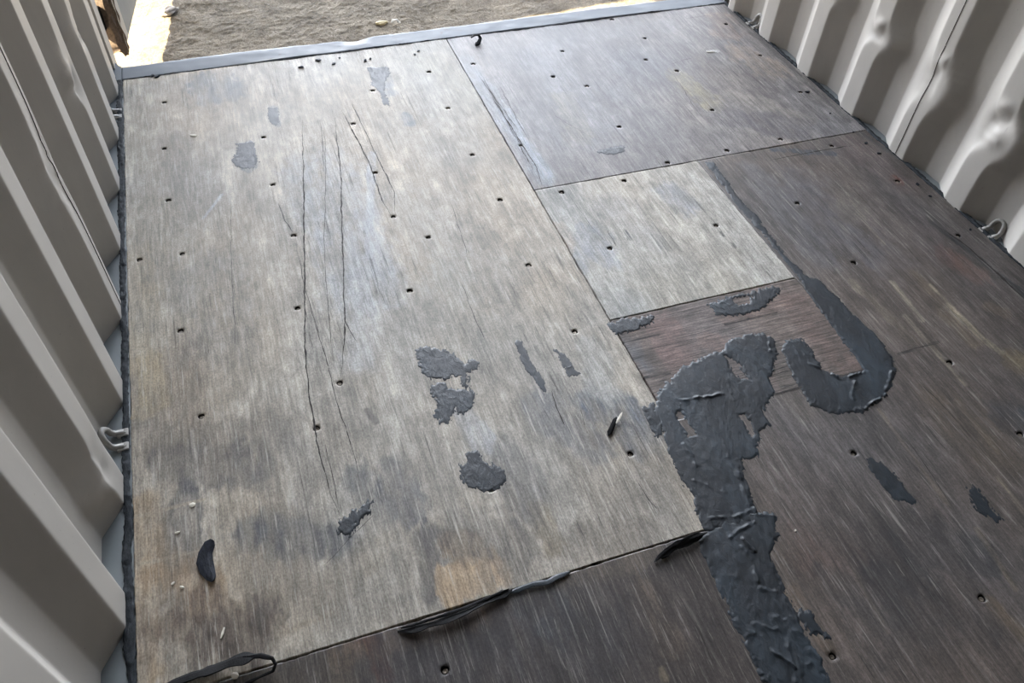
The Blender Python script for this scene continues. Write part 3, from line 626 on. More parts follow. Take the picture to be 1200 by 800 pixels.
smear('sealant_smear', [[(826,190),(836,190),(850,208),(866,232),(884,250),(905,280),(925,305),(945,322),(962,330),(985,352),(1012,380),(1036,402),(1050,432),(1044,452),(1030,470),(1010,484),(975,484),(950,474),
      (936,452),(926,432),(917,411),(922,399),(938,396),(950,408),(962,432),(985,441),(1013,433),(990,400),(960,362),(937,326),(915,300),(895,275),(868,246),(848,218)]],
      'hook-shaped dark sealant smear curling around the stripped square', SM, seed=15, rag=.009, thick=.0035, ridges=.0014, step=.0025,
      creases=[(945,424,985,444,.004), (985,444,1015,436,.004), (1015,482,1036,462,.005), (1036,462,1045,436,.005), (1000,470,1003,448,.003), (968,428,985,444,.004), (930,400,945,420,.003)])
smear('sealant_smear', [[(828,356),(850,350),(862,346),(885,342),(905,336),(914,338),(906,352),(886,364),(862,370),(842,368)]],
      'dark sealant smear just below the pale patch sheet, inside the stripped square', SM, seed=21, rag=.012, thick=.003, z0=-.0002, step=.0022, holes=[[(858,350),(872,346),(884,347),(878,356),(866,358)]])
smear('sealant_smear', [[(714,380),(735,373),(764,370),(766,378),(748,386),(722,392)]],
      'crusted sealant smear in the upper left corner of the stripped square', SM, seed=24, rag=.014, thick=.003, z0=-.0002, step=.0022)
smear('sealant_smear', [[(486,410),(500,405),(512,409),(528,410),(536,420),(546,426),(552,420),(564,424),(556,432),(548,438),(548,455),(556,462),(554,472),(548,482),(538,484),(532,478),(528,492),
      (516,498),(509,488),(512,472),(503,460),(506,452),(530,440),(520,446),(506,444),(494,436),(490,424)]],
      'ragged dark sealant blot shaped like an hourglass, upper of two near the middle', SM, holes=[[(520,446),(528,442),(539,441),(544,456),(526,455)]], seed=27, rag=.011, thick=.0022, ridges=.0006, step=.0022)
smear('sealant_smear', [[(540,545),(548,541),(548,531),(560,528),(566,538),(578,545),(591,550),(593,565),(586,572),(570,574),(548,572),(542,562)]],
      'roundish dark sealant blot below the hourglass blot, beside a screw', SM, seed=31, rag=.010, thick=.0022, ridges=.0006, step=.0022)
smear('sealant_smear', [[(604,398),(611,400),(620,420),(628,432),(638,446),(640,460),(634,456),(626,444),(616,434),(610,418)]],
      'slim blue-grey sealant streak right of the hourglass blot', SM, seed=34, rag=.006, thick=.0018, ridges=.0004, step=.0022)
smear('sealant_smear', [[(644,409),(652,409),(664,418),(672,432),(679,438),(668,440),(662,430),(654,416)]],
      'short curved crusty sealant streak right of the slim one', SM, seed=37, rag=.009, thick=.0018, step=.0022, mat=M_seal_thin)
smear('sealant_smear', [[(398,606),(410,604),(420,596),(430,585),(434,590),(431,604),(420,618),(410,627),(400,624)]],
      'rough dark sealant patch at the lower end of the long cracks', SM, seed=41, rag=.016, thick=.0035, ridges=.0014, step=.0022)
smear('sealant_smear', [[(1014,536),(1022,537),(1042,548),(1060,568),(1074,588),(1068,591),(1048,584),(1034,570),(1022,552)]],
      'spindle-shaped dark sealant smear on the right-hand dark sheet', SM, seed=44, rag=.008, thick=.0022, ridges=.0008)
smear('sealant_smear', [[(1133,570),(1142,571),(1158,588),(1175,608),(1168,612),(1150,600),(1138,588)]],
      'faint dark sealant smear nearest the right edge of the photo', SM, seed=47, rag=.014, thick=.0018, ridges=.0006)
smear('sealant_smear', [[(752,476),(766,474),(776,490),(778,506),(768,512),(764,498),(756,488)]],
      'broken grey sealant crust on the corner of the pale sheet', SM, seed=50, rag=.015, thick=.003, step=.0022)
smear('sealant_smear', [[(429,79),(456,79),(457,86),(450,98),(452,112),(457,124),(450,122),(444,108),(437,100),(434,88)]],
      'thin grey sealant film in a wedge shape near the door sill', SM, seed=53, rag=.009, thick=.0012, ridges=.0002, mat=M_seal_thin)
smear('sealant_smear', [[(276,168),(296,166),(300,176),(302,190),(296,198),(278,196),(272,188),(279,178)]],
      'thin grey sealant film with a flaking rim on the far left', SM, seed=56, rag=.011, thick=.0012, ridges=.0002, mat=M_seal_thin)
smear('sealant_smear', [[(314,126),(325,126),(328,142),(322,149),(314,140)]],
      'small grey sealant film right of the flaking one', SM, seed=59, rag=.008, thick=.0010, ridges=.0002, mat=M_seal_thin, step=.0022)
smear('sealant_smear', [[(700,178),(716,173),(734,172),(730,178),(712,182)]],
      'thin dark sealant streak on the grey sheet above the pale patch', SM, seed=62, rag=.009, thick=.0012, ridges=.0002, step=.0022)
smear('sealant_smear', [[(934,720),(948,712),(962,735),(974,748),(968,752),(950,742)]],
      'crumbly sealant crust beside the long smear', SM, seed=65, rag=.012, thick=.004, step=.0022)

# ------------------------------------------------------------------ sealant beads along walls and joints
def bead(name, x_of, y0, y1, w, h, label, step=0.004, seed=1, z0=-0.002, along='y'):
    n = int((y1 - y0) / step); t = np.linspace(y0, y1, n); k = 11
    c = x_of(t) + 0.0025 * vn(t, t * 0, 12, 1, seed, 4)
    ww = w * (1 + 0.35 * vn(t, t * 0, 7, 1, seed + 1, 6, .7)); hh = h * (1 + 0.5 * vn(t, t * 0, 9, 1, seed + 2, 6, .7))
    a = np.linspace(0, math.pi, k)
    U = c[:, None] - ww[:, None] / 2 * np.cos(a)[None]; T = np.repeat(t[:, None], k, 1)
    U = U + 0.0016 * vn(U * 5, T, 80, 120, seed + 5, 2)
    Z = z0 + hh[:, None] * np.sin(a)[None] ** .6 * (1 + 0.5 * vn(U, T, 130, 60, seed + 3, 4, .7))
    V = np.stack([U, T, Z], 2) if along == 'y' else np.stack([T, U, Z], 2)
    idx = np.arange(n * k).reshape(n, k)
    F = np.stack([idx[:-1, :-1].ravel(), idx[1:, :-1].ravel(), idx[1:, 1:].ravel(), idx[:-1, 1:].ravel()], 1)
    if along == 'y': F = F[:, ::-1]
    me = grid_mesh(name, V.reshape(-1, 3), F)
    o = link_mesh(name, me, M_bead, smooth=True); tag(o, label, 'sealant bead'); return o
M_bead = rubber_mat('joint_sealant', (34, 37, 40), 0.8)
bead('sealant_bead', lambda t: -0.009 + 0 * t, -3.2, 0.0, 0.017, 0.004, 'lumpy black sealant bead closing the joint between floor and left wall', seed=80)
bead('sealant_bead', lambda t: W + 0.006 + 0 * t, -3.2, 0.0, 0.016, 0.005, 'crumbling dark sealant bead closing the joint between floor and right wall', seed=90)
bead('sealant_bead', lambda t: 0.0 + 0.002 * np.sin(t * 7), 0.0, W, 0.006, 0.0035, 'thin cracked dark sealant line between the plywood and the door sill', seed=97, along='x')

# ------------------------------------------------------------------ rubber strips and scraps lying on the floor
def strip(bm, pts, w, th=0.0022, seed=1, tilt=0.0):
    """flat torn strip following 3D points"""
    P = [Vector(p) for p in pts]; Q = []
    for a, b in zip(P[:-1], P[1:]):
        n = max(2, int((b - a).length / 0.006))
        for k in range(n): Q.append(a.lerp(b, k / n))
    Q.append(P[-1]); n = len(Q); prev = None
    s = np.arange(n) * 0.006; wv = 1 + 0.45 * vn(s, s * 0, 35, 1, seed, 4); tv = tilt + 0.25 * vn(s, s * 0, 14, 1, seed + 1, 3)
    first = None
    for k in range(n):
        t = (Q[min(k + 1, n - 1)] - Q[max(k - 1, 0)]).normalized(); a = t.cross(Vector((0, 0, 1))).normalized(); b = a.cross(t)
        e = min(1, 8 * k / n + .25, 8 * (n - 1 - k) / n + .25); h = w * wv[k] * e / 2
        ca, sa = math.cos(tv[k]), math.sin(tv[k]); aa = a * ca + b * sa; bb = b * ca - a * sa
        ring = [bm.verts.new(Q[k] + aa * x * h + bb * y * th) for x, y in ((-1, -.5), (-1, .5), (-.3, .9), (.4, .7), (1, .4), (1, -.5))]
        if prev:
            for m in range(6): bm.faces.new((prev[m], prev[(m + 1) % 6], ring[(m + 1) % 6], ring[m]))
        else: bm.faces.new(ring)
        prev = ring
    bm.faces.new(prev[::-1])

def P3(u, v, z): x, y = at(u, v, z); return (x, y, z)
bm = bmesh.new(); strip(bm, [P3(828,624,.006), P3(812,630,.010), P3(795,636,.010), P3(780,645,.006), P3(767,658,.003)], .009, .003, 3, .3)
strip(bm, [P3(824,627,.004), P3(805,637,.006), P3(790,642,.005), P3(775,654,.003)], .010, .003, 8, -.2)
strip(bm, [P3(820,624,.009), P3(803,631,.013), P3(786,641,.009), P3(770,656,.004)], .005, .002, 12, .5)
tag(obj('rubber_strip', bm, M_rub, smooth=False), 'torn black rubber strip poking from the seam at the pale sheet\'s right corner', 'rubber strip')
bm = bmesh.new(); strip(bm, [P3(466,740,.002), P3(490,736,.006), P3(520,727,.008), P3(548,716,.008), P3(570,705,.006), P3(600,691,.003)], .014, .002, 15, .35)
strip(bm, [P3(470,736,.006), P3(510,724,.010), P3(545,712,.010), P3(596,690,.006)], .006, .002, 19, .2)
tag(obj('rubber_strip', bm, M_rub), 'long black rubber strip squeezed out along the front seam of the pale sheet', 'rubber strip')
bm = bmesh.new(); strip(bm, [P3(596,695,.002), P3(625,684,.004), P3(642,682,.004), P3(652,676,.003), P3(668,670,.002)], .008, .002, 23, .2)
tag(obj('rubber_strip', bm, M_seal), 'short crinkled sealant strip in the front seam below a screw', 'rubber strip')
bm = bmesh.new()
strip(bm, [P3(190,805,.003), P3(225,792,.006), P3(250,784,.010), P3(275,774,.014), P3(300,768,.014)], .022, .003, 27, .5)
strip(bm, [P3(285,770,.014), P3(305,768,.016), P3(319,771,.016), P3(323,778,.014), P3(320,786,.008), P3(300,795,.004), P3(280,806,.003)], .007, .003, 31, .2)
tag(obj('rubber_strip', bm, M_rub), 'looped black rubber strip lying on the seam at the lower left', 'rubber strip')

def blade(name, pts, widths, label, cat, mat, th=0.002, group=None):
    """thin pointed scrap: outline strip with given widths, arched"""
    bm = bmesh.new(); P = [Vector(p) for p in pts]; prev = None; n = len(P)
    for k in range(n):
        t = (P[min(k + 1, n - 1)] - P[max(k - 1, 0)]).normalized(); a = t.cross(Vector((0, 0, 1))).normalized()
        w = widths[k] / 2
        ring = [bm.verts.new(P[k] + a * x * w + Vector((0, 0, z * th))) for x, z in ((-1, 0), (-1, .7), (-.4, 1.5), (.3, 1.3), (1, .8), (1, 0))]
        if prev:
            for m in range(6): bm.faces.new((prev[m], prev[(m + 1) % 6], ring[(m + 1) % 6], ring[m]))
        else: bm.faces.new(ring)
        prev = ring
    bm.faces.new(prev[::-1])
    return tag(obj(name, bm, mat, smooth=False), label, cat, group)
M_scrap = rubber_mat('grey_rubber_scrap', (22, 25, 32), 0.65)
blade('rubber_scrap', [P3(249,633,.004), P3(246,637,.003), P3(241,648,.001), P3(240,658,.001), P3(243,668,.001), P3(248,677,.002), P3(250,681,.003)],
      [.010, .022, .027, .031, .028, .018, .006], 'dark crescent-shaped rubber scrap on the pale sheet by the left wall', 'rubber scrap', M_scrap, .003)
bm = bmesh.new()
strip(bm, [P3(552,44,.012), P3(556,41,.022), P3(561,41,.020), P3(563,45,.012), P3(561,50,.006), P3(557,53,.003)], .016, .004, 40, .4)
tag(obj('rubber_scrap', bm, M_rub), 'curled black rubber scrap lying against the pale blue door sill', 'rubber scrap')
bm = bmesh.new()
strip(bm, [P3(722,489,.006), P3(719,496,.005), P3(716,503,.004), P3(713,510,.002)], .013, .004, 44, .4)
o = obj('rubber_scrap', bm, M_rub); tag(o, 'lumpy black scrap with a pale sliver on the pale sheet near the big smear', 'rubber scrap')
M_sliver = plain_mat('pale_splinter', (196, 190, 176), 0.7)
bm = bmesh.new(); strip(bm, [P3(729,483,.007), P3(726,489,.007), P3(722,496,.006)], .006, .0015, 46)
so = obj('sliver', bm, M_sliver, o); so['label'] = 'pale sliver'
# pale chips and splinters
for q, (u0, v0, u1, v1, w, lab) in enumerate([
 (205, 625, 211, 623, .006, 'pale wood splinter on the pale sheet, above and left of the crescent scrap'),
 (201, 685, 205, 682, .006, 'left of two pale splinters below the crescent scrap'),
 (211, 687, 216, 689, .005, 'right of two pale splinters below the crescent scrap'),
 (263, 735, 259, 748, .005, 'thin pale splinter on the brown stain at the lower left'),
 (222, 592, 229, 591, .012, 'rounded whitish chip at the foot of the pale scratch, above the crescent scrap'),
 (272, 790, 279, 793, .013, 'pale chip inside the rubber loop at the lower left'),
 (828, 61, 838, 61, .006, 'white chip on the grey sheet near the right end of the sill'),
 (223, 158, 230, 159, .012, 'whitish oval chip on the pale sheet at the far left'),
 (931, 621, 933, 622, .006, 'tiny white chip right of the long dark smear')]):
    a = P3(u0, v0, .001); b = P3(u1, v1, .001); m = tuple((a[i] + b[i]) / 2 for i in range(3))
    blade('wood_chip', [a, m, b], [w * .6, w, w * .5], lab, 'chip', M_sliver, .0012)
# loose crumbs of sealant
rc = random.Random(5)
def crumb(u, v, r, label, group):
    bm = bmesh.new(); bmesh.ops.create_icosphere(bm, subdivisions=2, radius=1)
    a, c = rc.uniform(0, 6), rc.uniform(0, 6)
    for vt in bm.verts:
        p = vt.co; k = 1 + .3 * math.sin(3 * p.x + a) * math.cos(4 * p.y + c)
        vt.co = Vector((p.x * r * 1.5 * k, p.y * r * k, p.z * r * .45 * k))
    o = obj('sealant_crumb', bm, M_scrap); x, y = at(u, v); o.location = (x, y, r * .32); o.rotation_euler = (0, 0, rc.uniform(-.5, 1.5))
    tag(o, label, 'crumb', group)
for u, v in [(179, 89), (184, 90), (373, 71), (391, 75), (398, 68), (353, 79), (428, 71), (434, 69), (490, 60), (486, 64)]:
    crumb(u, v, rc.uniform(.004, .007), 'tiny dark sealant crumb on the pale sheet by the door sill', 'sealant crumbs by the door sill')
for u, v in [(949, 106), (976, 131), (1003, 153), (1018, 166), (1033, 178), (1078, 214), (1093, 228), (1140, 267)]:
    crumb(u - 3, v + 2, rc.uniform(.003, .0055), 'small dark sealant crumb along the foot of the right wall', 'sealant crumbs along the right wall')
# ------------------------------------------------------------------ corrugated walls
PIT = 0.2697
def profile(y, y0, xin, xout):
    """trapezoid wave; falls from the inner flat at y0 going towards -y"""
    s = np.mod((y0 - y) / PIT, 1.0) * 4; e = 0.0
    f = np.where(s < 1, 1 - s, np.where(s < 2, 0, np.where(s < 3, s - 2, 1)))
    f = np.where(True, f, f)
    return xout + (xin - xout) * f

def wall(name, xin, xout, y0, dents, label, side, shifts=()):
    k = 10; ys = []
    kk = np.arange(-2, 46)
    for c in kk:
        for q in range(4):
            a = y0 - (c + q / 4) * PIT
            for f in (0.0, .03, .07, .13, .3, .5, .7, .87, .93, .97): ys.append(a - f * PIT / 4)
    ys = np.array(sorted(ys)); ys = ys[(ys > YB) & (ys < -0.035)]; ys = np.concatenate([[YB], ys, [-0.035]])
    zs = np.concatenate([np.linspace(-0.03, 0.9, 190), np.linspace(0.93, H, 40)])
    Yg, Zg = np.meshgrid(ys, zs, indexing='ij')
    sh = 0
    for (dy, dz, rz, amt) in shifts:        # crushed edges: the inner flat bulges over the slope
        sh = sh + amt * np.exp(-np.abs((Yg - dy) / .09) ** 4) * np.exp(-np.abs((Zg - dz) / rz) ** 2.5) * (1 + .25 * vn(Zg, Yg * 0, 25, 1, 9, 3))
    # rounded corners
    Xg = sum(profile(Yg + sh + d, y0, xin, xout) for d in (-.0035, -.0018, 0, .0018, .0035)) / 5
    s = 1 if xin > xout else -1           # towards the room
    Xg = Xg + s * 0.0012 * vn(Yg, Zg, 3, 2, 5, 3)
    for (dy, dz, ry, rz, amt) in dents:
        g = np.exp(-np.abs((Yg - dy) / ry) ** 2.4 - np.abs((Zg - dz) / rz) ** 2.4)
        Xg = Xg + s * amt * g * (1 + 0.5 * vn(Yg, Zg, 30, 22, 6, 3))
        Yg = Yg + 0.35 * amt * g * np.sign(dy - Yg) * 0
    V = np.stack([Xg, Yg, Zg], 2).reshape(-1, 3)
    idx = np.arange(Xg.size).reshape(Xg.shape)
    F = np.stack([idx[:-1, :-1].ravel(), idx[1:, :-1].ravel(), idx[1:, 1:].ravel(), idx[:-1, 1:].ravel()], 1)
    if side == 'r': F = F[:, ::-1]
    me = grid_mesh(name, V, F); o = link_mesh(name, me, M_wall, smooth=True)
    sm = o.modifiers.new('thick', 'SOLIDIFY'); sm.thickness = 0.002; sm.offset = -1.0
    tag(o, label, 'wall', kind='structure'); return o

# dents: (y, z, ry, rz, push into the room)
wl_ = wall('wall_left', -0.014, -0.057, -0.10, [(-0.66, 0.37, .03, .03, .007), (-0.63, 0.33, .03, .04, -.010), (-0.32, 0.31, .03, .03, -.008), (-1.16, .42, .06, .10, -.006), (-1.72, .13, .05, .06, -.006), (-0.45, .40, .04, .04, -.006)],
     'corrugated warm grey steel wall on the left, dented', 'l', [(-.69, .385, .06, .028), (-.37, .36, .045, .022), (-1.75, .11, .05, .014)])
wr_ = wall('wall_right', 2.330, 2.371, -0.075, [(-0.855, 0.31, .022, .02, .007), (-0.86, 0.27, .025, .014, -.007), (-1.13, 0.26, .02, .05, -.005), (-1.14, .33, .02, .02, .004), (-1.40, 0.29, .03, .025, -.009), (-1.40, .235, .03, .02, .006), (-1.39, .33, .02, .02, .006)],
     'corrugated warm grey steel wall on the right, with dented ribs', 'r', [(-.90, .275, .045, .034), (-1.17, .255, .08, .042), (-1.44, .25, .07, .052), (-.62, .29, .03, .020)])

def bx_obj(name, x0, x1, y0, y1, z0, z1, mat, label=None, kind=None, parent=None, bev=0.003, cat=None):
    bm = bmesh.new(); box(bm, x0, x1, y0, y1, z0, z1, bev)
    return tag(obj(name, bm, mat, parent), label, cat, kind=kind)
# weld seams on the walls
def weld(y, side, z0=0.0, z1=1.6):
    w = wl_ if side == 'l' else wr_; sg = 1 if side == 'l' else -1
    bm = bmesh.new(); P = []
    me = w.data; co = np.empty(len(me.vertices) * 3, np.float32); me.vertices.foreach_get('co', co); co = co.reshape(-1, 3)
    ay = co[np.argmin(np.abs(co[:, 1] - y)), 1]; lin = co[np.abs(co[:, 1] - ay) < 1e-5]; lin = lin[np.argsort(lin[:, 2])]
    for c in lin[(lin[:, 2] > z0) & (lin[:, 2] < z1)]: P.append((c[0] + sg * .0004, ay, c[2]))
    tube(bm, P, .0011, 6); obj('weld_seam', bm, M_crack, w)
weld(-1.118, 'r'); weld(-1.135, 'l')
bx_obj('baseboard_left', -0.11, 0.001, YB, 0.0, -0.17, -0.004, M_rail, 'blue-grey steel bottom rail along the left wall', 'structure', cat='bottom rail')
bx_obj('baseboard_right', W - .001, W + 0.11, YB, 0.0, -0.17, -0.004, M_rail, 'steel bottom rail along the right wall', 'structure', cat='bottom rail')
bx_obj('ceiling', -0.10, W + 0.10, YB, 0.1, H, H + 0.03, M_ceil, 'steel container roof above the floor', 'structure', cat='ceiling')
bx_obj('wall_back', -0.10, W + 0.10, YB - 0.03, YB, -0.05, H, M_wall, 'closed steel end wall of the container', 'structure', cat='wall')

# ------------------------------------------------------------------ door frame and sill
def sill():
    nx, ny = 240, 14; xs = np.linspace(-0.005, W + 0.02, nx); ys = np.linspace(0.001, 0.093, ny)
    X, Y = np.meshgrid(xs, ys, indexing='ij')
    Z = 0.0015 + 0.0018 * vn(X, Y, 7, 12, 101, 4) - 0.012 * np.exp(-((X - 0.815) / .045) ** 2) * np.clip((Y - .04) / .05, 0, 1)
    Z = Z - 0.006 * np.clip((Y - 0.083) / 0.01, 0, 1) ** 2
    Yw = Y + 0.003 * vn(X, X * 0, 12, 1, 104, 4) * (Y > 0.08)
    V = np.stack([X, Yw, Z], 2).reshape(-1, 3); idx = np.arange(X.size).reshape(X.shape)
    F = np.stack([idx[:-1, :-1].ravel(), idx[1:, :-1].ravel(), idx[1:, 1:].ravel(), idx[:-1, 1:].ravel()], 1)
    top = grid_mesh('t', V, F); bm = bmesh.new(); bm.from_mesh(top); bpy.data.meshes.remove(top)
    be = [e for e in bm.edges if e.is_boundary]
    r = bmesh.ops.extrude_edge_only(bm, edges=be)
    for v in [g for g in r['geom'] if isinstance(g, bmesh.types.BMVert)]: v.co.z = -0.15
    return tag(obj('trim_1', bm, M_sill, smooth=False), 'pale blue painted steel door sill across the far end of the floor', 'door sill', kind='structure')
sill_o = sill()
M_scale = plain_mat('rusty_chips', (110, 96, 84), 0.8, 0, 0.4, 120)
post = empty('door_1'); tag(post, 'steel door frame around the open end of the container', 'door frame', kind='structure')
def prism(bm, poly, z0, z1):
    a = [bm.verts.new((x, y, z0)) for x, y in poly]; b = [bm.verts.new((x, y, z1)) for x, y in poly]; n = len(poly)
    for k in range(n): bm.faces.new((a[k], a[(k + 1) % n], b[(k + 1) % n], b[k]))
    bm.faces.new(a[::-1]); bm.faces.new(b)
bm = bmesh.new()
prism(bm, [(-.13, -.035), (-.020, -.035), (-.020, -.022), (-.045, -.020), (-.045, .012), (-.022, .015), (-.022, .030), (-.040, .034), (-.040, .075), (-.022, .080), (-.022, .165), (-.035, .200), (-.13, .200)], -0.17, H)
o = obj('corner_post', bm, M_wall, post); o['label'] = 'left corner post'
bm = bmesh.new()
prism(bm, [(W + .13, -.035), (W + .020, -.035), (W + .020, -.022), (W + .045, -.020), (W + .045, .012), (W + .012, .018), (W + .012, .10), (W + .035, .16), (W + .13, .16)], -0.17, H)
o = obj('corner_post', bm, M_wall, post); o['label'] = 'right corner post'
bm = bmesh.new(); box(bm, -.02, W + .02, -0.02, .16, H - .12, H, .004); obj('header', bm, M_wall, post)
bm = bmesh.new(); prism(bm, [(-.030, .0), (-.002, .0), (-.002, .092), (-.010, .100), (-.022, .125), (-.030, .150)], -.14, .0015); obj('corner_plate', bm, M_sill, post)
# rounded gusset where sill meets post
# open door leaf on the left
leaf = empty('container_door', (-0.012, 0.285, 0)); leaf.rotation_euler = (0, 0, math.radians(-7))
tag(leaf, 'open steel container door leaf with a weathered brown rubber gasket beyond the left corner post', 'door')
def lbox(name, x0, x1, y0, y1, z0, z1, mat, bev=.003):
    bm = bmesh.new(); box(bm, x0, x1, y0, y1, z0, z1, bev); return obj(name, bm, mat, leaf)
lbox('stile', -.045, .010, .03, .13, -.045, 2.28, M_wall); lbox('stile', -.045, .010, 1.08, 1.16, -.045, 2.28, M_wall)
lbox('bottom_rail', -.045, .008, .13, 1.08, -.045, .10, M_rail); lbox('top_rail', -.045, .008, .13, 1.08, 2.16, 2.28, M_wall)
bm = bmesh.new(); n = 60
pr = [(.13 + .95 * k / n) for k in range(n + 1)]
xo = [(-.015 if (int(k / 7.5) % 2 == 0) else -.038) for k in range(n + 1)]
A_ = [(bm.verts.new((x, y, .10)), bm.verts.new((x, y, 2.16))) for x, y in zip(xo, pr)]
for k in range(n): bm.faces.new((A_[k][0], A_[k + 1][0], A_[k + 1][1], A_[k][1]))
obj('door_panel', bm, M_wall, leaf)
# gasket: ribbed strip on the hinge side, torn at its foot
bm = bmesh.new()
zs = np.concatenate([np.linspace(-.052, .30, 60), np.linspace(.33, 2.25, 30)])
sec = [(-.048, .000), (-.048, .030), (.000, .034), (.014, .052), (.020, .046), (.014, .034), (.018, .026), (.008, .020), (.010, .004), (-.004, -.006)]
prev = None
for i, zz in enumerate(zs):
    ring = []
    for q, (x, y) in enumerate(sec):
        zz2 = zz + (0.018 * math.sin(q * 2.3) + .006 * math.sin(q * 7)) * max(0, 1 - i / 6)
        j = 0.0018 * math.sin(zz * 90 + q * 2) + 0.0015 * math.sin(zz * 37 + q)
        ring.append(bm.verts.new((x + j, y + j, zz2)))
    if prev:
        for k in range(len(sec)): bm.faces.new((prev[k], prev[(k + 1) % len(sec)], ring[(k + 1) % len(sec)], ring[k]))
    else: bm.faces.new(ring)
    prev = ring
bm.faces.new(prev[::-1])
o = obj('door_gasket', bm, M_rustrub, leaf); o['label'] = 'weathered brown rubber gasket torn at its foot'
bm = bmesh.new()
strip(bm, [(.018, .030, -.05), (.019, .030, .3), (.019, .030, .9)], .004, .002, 51); obj('gasket_strip', bm, M_sliver, leaf)  # thin pale strip up the front of the gasket
for zz in (.08, .9, 1.9):
    lb = lbox('hinge', -.075, -.02, -.085, .010, zz - .03, zz + .055, M_rub, .006)

# ------------------------------------------------------------------ lashing rings
def ring_thing(x, y, s, label, worn=False, sc=1.0):
    """steel bar bent into a ring, standing on the bottom rail beside the wall; s = +1 opens towards +x"""
    r = empty('lashing_ring', (x, y, -0.004)); tag(r, label, 'lashing ring', 'lashing rings along the bottom rails')
    bm = bmesh.new(); P = []
    hw, ht = .019 * sc, .030 * sc
    P.append((s * .020, -hw, .004)); P.append((s * .004, -hw, .006))
    for k in range(11):
        a = math.pi * k / 10; P.append((-s * (.004 + .010 * math.sin(a)), -hw * math.cos(a), .012 + ht * math.sin(a) ** .8))
    P.append((s * .004, hw, .006)); P.append((s * .020, hw, .004))
    tube(bm, P, .0068 * sc, 10); obj('ring', bm, M_ringpaint, r, smooth=True)
    for t in (-1, 1):
        bm = bmesh.new(); box(bm, min(s * .006, s * .030), max(s * .006, s * .030), t * hw - .010, t * hw + .010, -.002, .007, .003)
        tube(bm, [(s * .022, t * hw, .003), (s * .022, t * hw, .0085)], .0035, 8)
        obj('lug', bm, M_ringpaint, r)
    return r
ring_thing(-0.033, -1.555, 1, 'grey steel lashing ring on the left rail, halfway along the wall', sc=1.0)
ring_thing(-0.033, -0.215, 1, 'grey steel lashing ring on the left rail close to the door sill', sc=.95)
ring_thing(W + .028, -0.205, -1, 'pale steel lashing ring on the right rail close to the door sill')
ring_thing(W + .028, -1.535, -1, 'pale steel lashing ring on the right rail between two dented ribs')

# ------------------------------------------------------------------ ground outside
M_ground, nt, b = new_mat('sandy_ground')
n1 = noise(nt, coords(nt, (5, 5, 5)), 1, 5, 0.6); n2 = noise(nt, coords(nt, (45, 45, 45)), 1, 6, 0.75, 0.8)
n4 = noise(nt, coords(nt, (170, 110, 120)), 1, 4, 0.7, 0.5)
col = mul(nt, s2l((104, 93, 76)), s2l((138, 126, 106)), ramp(nt, n1, [(0.35, 0), (0.68, 1)]), 'MIX')
col = mul(nt, col, ramp(nt, n2, [(0.32, 0.62), (0.5, 1.0), (0.7, 1.3)])); col = mul(nt, col, ramp(nt, n4, [(0.33, 0.6), (0.5, 1), (0.7, 1.35)]))
nt.links.new(col, b.inputs['Base Color']); b.inputs['Roughness'].default_value = 0.95
bump(nt, b, math_(nt, 'ADD', n2, math_(nt, 'MULTIPLY', n4, .6)), 0.8, 0.012)
GZ = -0.17
xs = np.arange(-1.0, 3.4, .009); ys = np.arange(0.12, 2.6, .009)
X, Y = np.meshgrid(xs, ys, indexing='ij')
Z = GZ + 0.005 * vn(X, Y, 4, 4, 120, 5) + 0.0022 * vn(X, Y, 22, 22, 121, 4) + 0.0045 * np.abs(vn(X + Y * .6, Y - X * .3, 40, 90, 122, 3))
e = np.minimum(np.minimum(X + 1, 3.39 - X), np.minimum(Y - .12, 2.59 - Y)); Z = GZ + (Z - GZ) * np.clip(e / .15, 0, 1)
idx = np.arange(X.size).reshape(X.shape)
F = np.stack([idx[:-1, :-1].ravel(), idx[1:, :-1].ravel(), idx[1:, 1:].ravel(), idx[:-1, 1:].ravel()], 1)
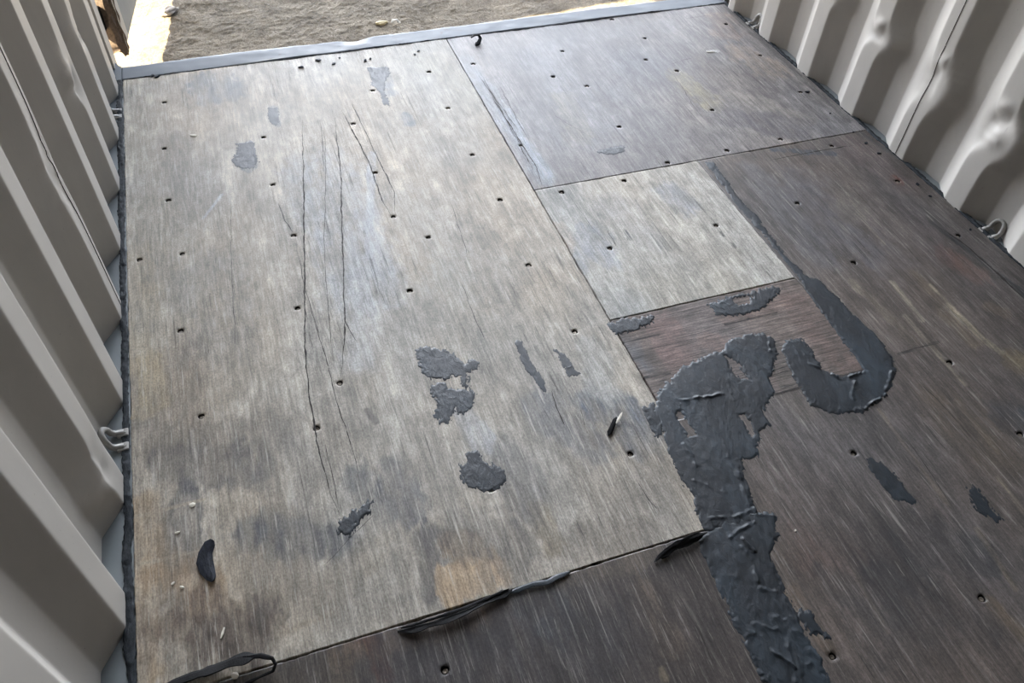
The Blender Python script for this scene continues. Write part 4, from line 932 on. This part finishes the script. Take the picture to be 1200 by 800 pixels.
g = link_mesh('ground', grid_mesh('ground', np.stack([X, Y, Z], 2).reshape(-1, 3), F), M_ground, smooth=True)
tag(g, 'rough sandy ground outside the open doorway', 'ground', kind='structure')
bm = bmesh.new(); bm.faces.new([bm.verts.new(p) for p in ((-60, -60, GZ - .006), (60, -60, GZ - .006), (60, 60, GZ - .006), (-60, 60, GZ - .006))])
o = obj('surrounding_ground', bm, M_ground, g, fix=False)

def rock(name, u, v, sx, sy, sz, label, mat, seed, cat='stone', rz=0.0):
    bm = bmesh.new(); bmesh.ops.create_icosphere(bm, subdivisions=3, radius=1)
    rs = random.Random(seed)
    ph = [rs.uniform(0, 6) for _ in range(4)]
    for vt in bm.verts:
        c = vt.co; k = 1 + .14 * math.sin(4 * c.x + ph[0]) * math.sin(3 * c.y + ph[1]) + .10 * math.sin(7 * c.y + ph[2]) + .07 * math.sin(9 * c.z + ph[3])
        vt.co = Vector((c.x * sx * k, c.y * sy * k, c.z * sz * k))
    o = obj(name, bm, mat, smooth=False); x, y = at(u, v, GZ + .015); o.location = (x, y, GZ + sz * .55 + .004); o.rotation_euler = (0, 0, rz)
    return tag(o, label, cat)
M_cream = plain_mat('cream_scrap', (214, 196, 150), 0.8, 0, 0.15, 80); M_stone = plain_mat('grey_stone', (170, 160, 148), 0.9, 0, 0.25, 80)
rock('stone', 447, 25, .026, .014, .007, 'yellowish flat stone on the sandy ground outside, left of the torn pale scrap', M_cream, 3)
bm = bmesh.new(); strip(bm, [(0, 0, 0), (.012, .006, .010), (.026, .004, .012), (.034, -.006, .004), (.033, -.014, .002)], .012, .0015, 61)
o = obj('paper_scrap', bm, M_sliver); x, y = at(458, 25, GZ + .02); o.location = (x, y, GZ + .012); tag(o, 'torn pale scrap curled on the sandy ground outside', 'paper scrap')
rock('stone', 500, 38, .020, .010, .008, 'small pale stone against the outer edge of the door sill', M_stone, 8)
rock('stone', 197, 12, .045, .03, .012, 'low grey lump in the sunlit patch of ground', M_stone, 12, rz=.6)
